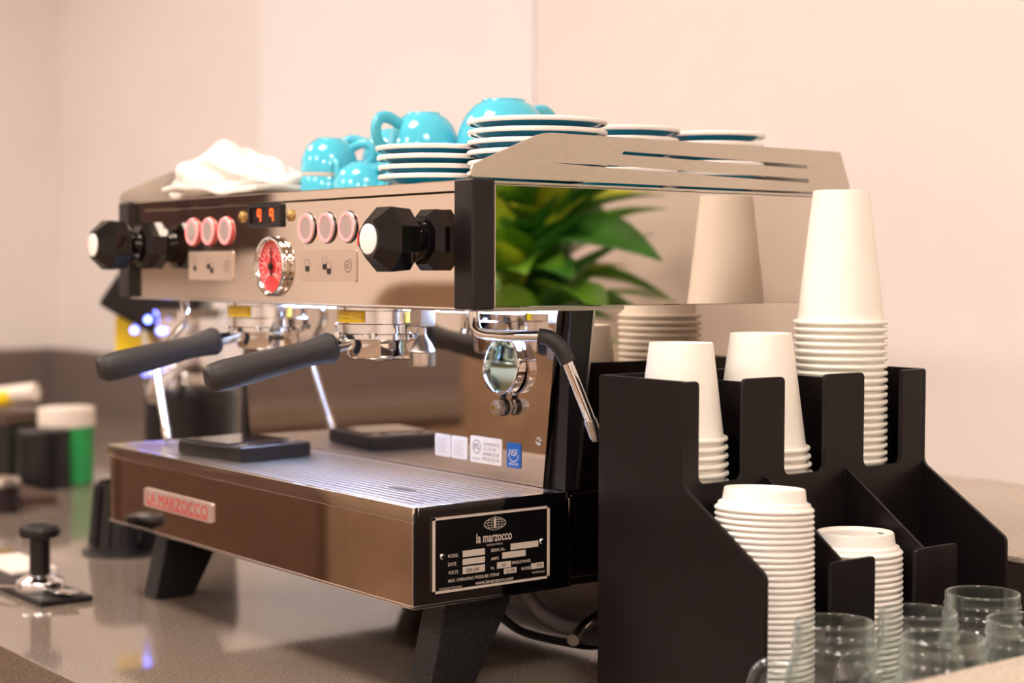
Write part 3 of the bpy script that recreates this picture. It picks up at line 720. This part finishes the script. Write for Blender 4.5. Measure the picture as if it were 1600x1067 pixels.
# ================================================================== CUP AND LID ORGANIZER
OX0, OX1, OX2, OY0, OY1 = .7362, .850, .9494, .158, .490
OZ, TH = .3057, .0045
ORG = thing('cup_organizer', 'black acrylic cup and lid organizer with three columns', 'organizer', ((OX0+OX2)/2,(OY0+OY1)/2,0))
sp_ = rounded([(OX0,0),(OX2,0),(OX2,.1492),(OX1,.2122),(OX1,OZ),(OX0,OZ)], [.001,.001,.006,.006,.004,.002])
XZ = lambda y: planeM((0,y,0),(1,0,0),(0,0,1))     # normal -y
for y in (OY0+TH, OY1):
    b = NB(); prism(b, sp_, XZ(y), TH, .0006); obj('side_panel', b, 'acryl', ORG)
YZ = lambda x: planeM((x,0,0),(0,1,0),(0,0,1))     # normal +x
b = NB(); prism(b, [(OY0+TH,.004),(OY1-TH,.004),(OY1-TH,OZ),(OY0+TH,OZ)], YZ(OX0), TH, .0006); obj('rear_wall', b, 'acryl', ORG)
zb = .2137; top = OZ-.0005
fw = [(OY0+TH,.004),(OY1-TH,.004),(OY1-TH,top),(.4534,top),(.4534,zb),(.3973,zb),(.3973,top),(.3417,top),(.3417,zb),(.2867,zb),(.2867,top),(.2324,top),(.2324,zb),(.1773,zb),(.1773,top),(OY0+TH,top)]
fr = [0,0,0,.005,.009,.009,.006,.006,.009,.009,.006,.006,.009,.009,.005,0]
b = NB(); prism(b, rounded(fw, fr), YZ(OX1-TH), TH, .0006); obj('front_wall', b, 'acryl', ORG)
for y in (.2618,.3722):
    b = NB(); prism(b, [(OX0+TH,.19),(OX1-TH,.19),(OX1-TH,OZ-.006),(OX0+TH,OZ-.006)], XZ(y+.0015), .003); obj('rear_divider', b, 'acryl', ORG)
    b = NB(); prism(b, rounded([(OX1,.004),(OX2-TH,.004),(OX2-TH,.149),(OX1,.2153)], [0,0,.002,.002]), XZ(y+.0015), .003, .0004); obj('lid_divider', b, 'acryl', ORG)
    b = NB(); box(b, OX1, OX1+.0015, y-.0036, y-.0016, .195, .214, .0004); obj('tab', b, 'acryl', ORG)
for y0,y1 in ((.2407,.2977),(.3540,.4130)):
    b = NB(); prism(b, rounded([(y0,.004),(y1,.004),(y1,.1515),(y0,.1515)], [0,0,.005,.005]), YZ(OX2-TH), TH, .0006); obj('front_lip', b, 'acryl', ORG)
b = NB(); box(b, OX0+TH, OX2-.001, OY0+TH, OY1-TH, .0, .004); obj('floor_panel', b, 'acryl', ORG)
b = NB(); box(b, OX0+TH, OX1-TH, OY0+TH, OY1-TH, .186, .190); obj('shelf', b, 'acryl', ORG)

# ---- paper cups
def make_paper_cup(Rr, Rb, h, lab, loc, rot):
    b = NB(); lathe(b, [(Rr,.002),(Rb,h-.001),(Rb-.0006,h),(Rb-.002,h),(Rb-.0028,h-.007),(0,h-.007)], 44); o = obj('paper_cup', b, 'paper')
    tag(o, lab, 'cup', 'upside-down paper cups in the organizer'); o.location = loc; o.rotation_euler = rot
    b = NB(); lathe(b, [(Rr+.0016+.0023*math.cos(a),.0023+.0023*math.sin(a)) for a in [2*PI*i/10 for i in range(10)]], 44, close=True); c = obj('rolled_lip', b, 'paper'); c.parent = o
    return o
def cup_stack(x, y, ztop, n, Rr, Rb, h, sp, what, lean=(0,0)):
    first = None
    for i in range(n):
        z = ztop-h-i*sp; lab = f'upside-down white paper cup, {fromtop(i)} in {what}'
        loc = (x+lean[0]*i, y+lean[1]*i, z); rot = (0,0,0)
        rot = (random.uniform(-.004,.004), random.uniform(-.004,.004), random.uniform(0,6))
        if first is None: first = make_paper_cup(Rr, Rb, h, lab, loc, rot)
        else: dup(first, loc, rot, lab)
cup_stack(.793, .2085, .3365, 7, .0400, .0295, .0900, .0080, 'the short stack of the left column', (0,.0004))
cup_stack(.793, .3135, .3430, 6, .0440, .0295, .1120, .0078, 'the stack of the middle column', (0,.0012))
cup_stack(.793, .4262, .4823, 22, .0432, .0280, .1330, .0072, 'the tallest stack, right column', (0,.0001))

# ---- lids
def make_lid(lab, loc, rot):
    b = NB(); lathe(b, [(.0428,.0),(.0434,.0016),(.0424,.0032),(.0408,.0040),(.0400,.0068),(.0366,.0085),(.0352,.0185),(.0342,.0196),(.0325,.0194),(.0315,.0165),(.0,.0160)], 44); o = obj('sip_cover', b, 'lid', ang=45)
    tag(o, lab, 'lid', 'white plastic lids in the organizer'); o.location = loc; o.rotation_euler = rot
    b = NB(); lathe(b, [(0,.0004),(.0022,.0004),(.0022,-.0004)], 10, Matrix.Translation((.026,0,.0167)) @ Matrix.Diagonal((1,1.8,1,1))); c = obj('sip_hole', b, 'gprint'); c.parent = o
    return o
lid0 = None
def lid_stack(x, y, ztop, n, sp, what, bend, tilt0):
    global lid0
    for i in range(n):
        k = 1-i/(n-1); z = ztop-.0196-i*sp
        lab = f'white plastic lid, {fromtop(i)} in {what}'
        loc = (x+bend[0]*k*k, y+bend[1]*k*k, z); rot = (tilt0[0]*k+random.uniform(-.008,.008), tilt0[1]*k+random.uniform(-.008,.008), random.uniform(0,.4)+1)
        if lid0 is None: lid0 = make_lid(lab, loc, rot)
        else: dup(lid0, loc, rot, lab)
lid_stack(.901, .2098, .2140, 37, .00515, 'the taller lid stack', (0,-.0030), (-.05,.04))
lid_stack(.899, .331, .1640, 26, .00540, 'the shorter lid stack', (0,-.002), (-.02,.0))

# ================================================================== GLASS MUG JARS
def make_jar(lab, loc, rz):
    R = thing('jar_mug', lab, 'jar', loc, (0,0,rz), 'glass jar mugs on the counter')
    out = [(0,0),(.030,0),(.0355,.003),(.0385,.010),(.0390,.070),(.0375,.082),(.0335,.091),(.0322,.096),(.0345,.0985),(.0345,.1005),(.0322,.102),(.0322,.1065),(.0334,.108),(.0334,.1095),(.0322,.111),(.0322,.1165),(.0324,.1180),(.0321,.1192),(.0315,.1199),(.0309,.1200),(.0303,.1196),(.0300,.1188)]
    inn = [(.0298,.117),(.0298,.096),(.0313,.091),(.0352,.081),(.0368,.070),(.0363,.012),(.030,.006),(0,.006)]
    b = NB(); lathe(b, out+inn, 48); obj('body', b, 'glass', R, local=True, ang=60)
    q = smoothpath([(.0365,0,.080),(.055,0,.082),(.063,0,.068),(.062,0,.040),(.052,0,.026),(.0375,0,.024)], 3)
    b = NB(); tube(b, q, .0055, 12, flat=1.4); obj('handle', b, 'glass', R, local=True, ang=60)
    return R
J = [((1.010,.175,0), math.radians(225), 'glass jar mug nearest the lid stacks, handle to the left'),
     ((1.025,.262,0), math.radians(235), 'glass jar mug in the middle, in front of the organizer lip'),
     ((1.008,.372,0), math.radians(60), 'glass jar mug furthest back, below the right column'),
     ((1.100,.198,0), math.radians(200), 'glass jar mug at the front, partly hidden by the ledge'),
     ((1.100,.306,0), math.radians(110), 'glass jar mug at the right edge of the picture')]
j0 = None
for loc, rz, lab in J:
    if j0 is None: j0 = make_jar(lab, loc, rz)
    else: dup(j0, loc, (0,0,rz), lab)

# ================================================================== LEFT END OF THE COUNTER
# grinder behind the machine
R = thing('coffee_grinder', 'black and chrome coffee grinder behind the left end of the machine', 'grinder', (-.60,.41,0))
b = NB(); lathe(b, [(0,0),(.085,0),(.088,.006),(.085,.03),(.075,.06),(.078,.19),(.072,.205),(0,.205)], 36, Matrix.Translation((-.60,.41,0))); obj('base', b, 'black', R)
b = NB(); lathe(b, [(.066,.20),(.070,.215),(.062,.23),(.066,.25),(.060,.275),(.066,.29),(.062,.32),(.070,.335),(.0,.345)], 36, Matrix.Translation((-.605,.405,0))); obj('burr_housing', b, 'chrome', R)
HM = planeM((-.645,.365,.36),(.61,.79,0),(.12,.09,.98)) @ Matrix.Rotation(math.radians(-28),4,'Z')
b = NB(); box(b, -.062, .09, -.05, .05, -.06, .06, .008, M=HM); obj('head', b, 'post', R)
b = NB(); box(b, -.014, .030, -.052, .022, .0, .004, .001, M=planeM((-.672,.325,.300),(.61,.79,0),(0,0,1))); obj('side_label', b, 'yellow', R)
b = NB(); tube(b, smoothpath([(-.55,.36,.24),(-.50,.31,.23),(-.47,.28,.20)],2), .012, 12); obj('chute', b, 'chrome', R)
for k in range(5):
    a = k*1.1; b = NB(); cyl(b, (-.60+.066*math.cos(a+3.4),.405+.066*math.sin(a+3.4),.225), (-.60+.078*math.cos(a+3.4),.405+.078*math.sin(a+3.4),.225), .010, n=16); obj('adjusting_screw', b, 'chrome', R)
for (x,y,z) in ((-.655,.325,.325),(-.630,.325,.300),(-.600,.335,.318),(-.575,.345,.300),(-.560,.345,.262),(-.580,.335,.235),(-.555,.350,.235),(-.600,.330,.245)):
    b = NB(); lathe(b, [(0,.0),(.0045,.001),(.006,.004),(.0045,.007),(0,.008)], 12, axisM((x,y,z),(.75,-.6,.1))); obj('indicator_light', b, 'bled', R)
# tapered container
R = thing('knock_box', 'black ribbed tapered container on the counter left of the machine', 'container', (-.285,.150,0))
CM = Matrix.Translation((-.285,.150,0))
b = NB(); lathe(b, [(0,.004),(.052,.004),(.050,.012),(.041,.100),(.038,.100),(.044,.015),(0,.015)], 40, CM); obj('body', b, 'black', R)
for k in range(14):
    a = 2*PI*k/14; b = NB(); tube(b, [(-.285+.0505*math.cos(a),.150+.0505*math.sin(a),.012),(-.285+.0420*math.cos(a),.150+.0420*math.sin(a),.096)], .0028, 6); obj('rib', b, 'blackg', R)
b = NB(); lathe(b, [(0,0),(.060,0),(.062,.003),(.058,.0055),(0,.0055)], 40, CM); obj('foot_disc', b, 'black', R)
# mat, tamper, spoon, pale pad
R = tag(obj('rubber_mat', box(NB(), -.30, .022, -.098, -.032, 0, .0075, .002, M=Matrix.Translation((0,0,0))), 'blackm'), 'flat black mat under the tamper and the spoon', 'mat')
R = thing('tamper', 'tamper with black knob handle and steel base on the mat', 'tamper', (-.050,-.070,.0075))
TMx = Matrix.Translation((-.050,-.070,.0075))
b = NB(); lathe(b, [(0,0),(.0285,0),(.0292,.001),(.0292,.010),(.0275,.0125),(.016,.019),(.012,.020),(0,.020)], 36, TMx); obj('base', b, 'chrome', R)
b = NB(); lathe(b, [(.0125,.017),(.0125,.064),(.0,.064)], 28, TMx); obj('shaft', b, 'black', R)
b = NB(); lathe(b, [(.0125,.062),(.0235,.066),(.0255,.070),(.0255,.076),(.0225,.0805),(.012,.0835),(0,.084)], 32, TMx); obj('knob', b, 'black', R)
R = thing('spoon', 'small steel spoon lying on the front edge of the mat', 'spoon', (-.02,-.075,.0075), (0,0,math.radians(28)))
t = bmesh.new(); bmesh.ops.create_uvsphere(t, u_segments=20, v_segments=10, radius=1)
for v in t.verts: v.co = Vector((.020*v.co.x+.030, .0125*v.co.y, .0055+.005*v.co.z*(1 if v.co.z < 0 else .35)))
obj('bowl', addmesh(NB(), t), 'chrome', R, local=True)
b = NB(); tube(b, [(.012,0,.0055),(-.02,0,.006),(-.08,0,.003),(-.11,0,.003)], .0025, 10, radii=[.0028,.0022,.003,.0035], flat=.6); obj('handle', b, 'chrome', R, local=True)
tag(obj('folded_napkin', box(NB(), -.30, -.165, -.062, .0, .0, .012, .003), 'wlid'), 'pale folded napkin lying behind the tamper', 'napkin')
# jars and boxes at the far left
R = thing('green_tub', 'green plastic tub with white lid against the backsplash', 'tub', (-1.063,.385,0))
GMx = Matrix.Translation((-1.063,.385,0))
b = NB(); lathe(b, [(0,0),(.046,0),(.048,.003),(.0495,.110),(0,.110)], 36, GMx); obj('body', b, 'gplas', R)
b = NB(); lathe(b, [(.052,.106),(.0525,.110),(.0525,.136),(.050,.140),(0,.140)], 36, GMx); obj('lid', b, 'wlid', R)
b = NB(); lathe(b, [(.0505,.112),(.051,.108),(.051,.104),(.0495,.103)], 36, GMx); obj('seal_ring', b, 'gplas', R)
R = thing('black_canister', 'black canister standing in front of the green tub', 'canister', (-1.010,.318,0))
BMx = Matrix.Translation((-1.010,.318,0))
b = NB(); lathe(b, [(0,0),(.047,0),(.049,.004),(.046,.09),(.0,.09)], 36, BMx); obj('body', b, 'black', R)
b = NB(); lathe(b, [(.0475,.088),(.048,.092),(.048,.104),(.045,.107),(0,.107)], 36, BMx); obj('lid', b, 'blackm', R)
R = thing('black_box', 'black box at the far left with a cream roll on it', 'box', (-1.22,.34,0), (0,0,.15))
b = NB(); box(b, -.10, .075, -.05, .05, 0, .105, .004); obj('body', b, 'blackm', R, local=True)
b = NB(); box(b, -.105, .08, -.055, .055, .105, .130, .004); obj('lid', b, 'board', R, local=True)
R = thing('paper_roll', 'cream and yellow paper roll lying on the black box', 'roll', (-1.20,.335,.130))
b = NB(); cyl(b, (-1.27,.25,.145), (-1.148,.36,.165), .0175, n=28); obj('roll', b, 'wlid', R)
b = NB(); lathe(b, [(.0182,.12),(.0182,.0),(.0176,.0)], 28, axisM((-1.27,.247,.141),(.122,.11,.02))); obj('yellow_wrap', b, 'yellow', R)
tag(obj('cutting_board', box(NB(), -1.06, -.79, .17, .255, 0, .018, .003), 'board'), 'brown board lying in front of the black canister', 'board')
R = thing('glass_canister', 'small dark jar with pale lid at the left picture edge', 'jar', (-.765,.145,0))
SMx = Matrix.Translation((-.765,.145,0))
b = NB(); lathe(b, [(0,0),(.030,0),(.032,.003),(.032,.045),(0,.045)], 32, SMx); obj('body', b, 'scrn', R)
b = NB(); lathe(b, [(.034,.043),(.034,.052),(.031,.056),(0,.056)], 32, SMx); obj('lid', b, 'steel', R)

# ================================================================== PLANT (seen mirrored in the side panel)
PX, PY = 1.56, .76
R = thing('potted_plant', 'leafy green potted plant on the ledge, mirrored in the side panel', 'plant', (PX,PY,.11))
b = NB(); lathe(b, [(0,0),(.062,0),(.068,.004),(.085,.150),(.080,.150),(.075,.125),(0,.125)], 36); obj('pot', b, 'pot', R, local=True)
b = NB(); lathe(b, [(0,.130),(.074,.126)], 24); obj('soil', b, 'soil', R, local=True)
def leafmesh(L, wd, m):
    t = bmesh.new(); n = 9; rows = []
    for i in range(n+1):
        s = i/n; w_ = wd*math.sin(PI*min(1,s**.75))**.9 if 0 < i < n else .0015
        x = L*s; zc = L*(.35*s-.45*s*s)
        rows.append([t.verts.new((x, -w_/2, zc+.12*w_)), t.verts.new((x, 0, zc)), t.verts.new((x, w_/2, zc+.12*w_))])
    for a, c in zip(rows, rows[1:]):
        for k in (0,1): t.faces.new((a[k],c[k],c[k+1],a[k+1]))
    ex = bmesh.ops.extrude_face_region(t, geom=list(t.faces)); bmesh.ops.translate(t, vec=(0,0,.0008), verts=[g for g in ex['geom'] if isinstance(g, bmesh.types.BMVert)])
    bmesh.ops.recalc_face_normals(t, faces=t.faces)
    me = bpy.data.meshes.new('leaf'); t.to_mesh(me); t.free(); me.materials.append(MT[m]); me.shade_smooth(); return me
LM = [leafmesh(.20,.075,'leaf'), leafmesh(.18,.07,'leafd'), leafmesh(.18,.06,'leafy'), leafmesh(.22,.085,'leafd'), leafmesh(.20,.08,'leaf')]
rnd = random.Random(11)
def leaf(me, z, az, el, s=1, roll=0, r0=.0):
    o = bpy.data.objects.new('leaf', me); COL.objects.link(o); o.parent = R
    o.matrix_local = Matrix.Translation((r0*math.cos(az), r0*math.sin(az), z)) @ Matrix.Rotation(az,4,'Z') @ Matrix.Rotation(-el,4,'Y') @ Matrix.Rotation(roll,4,'X') @ Matrix.Diagonal((s,s,s,1))
for i in range(90):
    leaf(rnd.choice(LM), .17+.22*rnd.random(), rnd.uniform(0,2*PI), rnd.uniform(-.1,1.25), rnd.uniform(.7,1.15), rnd.uniform(-.6,.6), rnd.uniform(.0,.05))
for i in range(5):
    a = i*1.3; obj('stem', tube(NB(), smoothpath([(.02*math.cos(a),.02*math.sin(a),.12),(.03*math.cos(a),.03*math.sin(a),.25),(.05*math.cos(a),.05*math.sin(a),.40)],2), .004, 8), 'leaf', R, local=True)
for i in range(8):
    a = 2*PI*i/8; me = leafmesh(.05,.02,'orange') if i == 0 else me
    o = bpy.data.objects.new('petal', me); COL.objects.link(o); o.parent = R
    o.matrix_local = Matrix.Translation((.085,-.115,.255)) @ Matrix.Rotation(.9,4,'X') @ Matrix.Rotation(a,4,'Z') @ Matrix.Rotation(-.5,4,'Y')
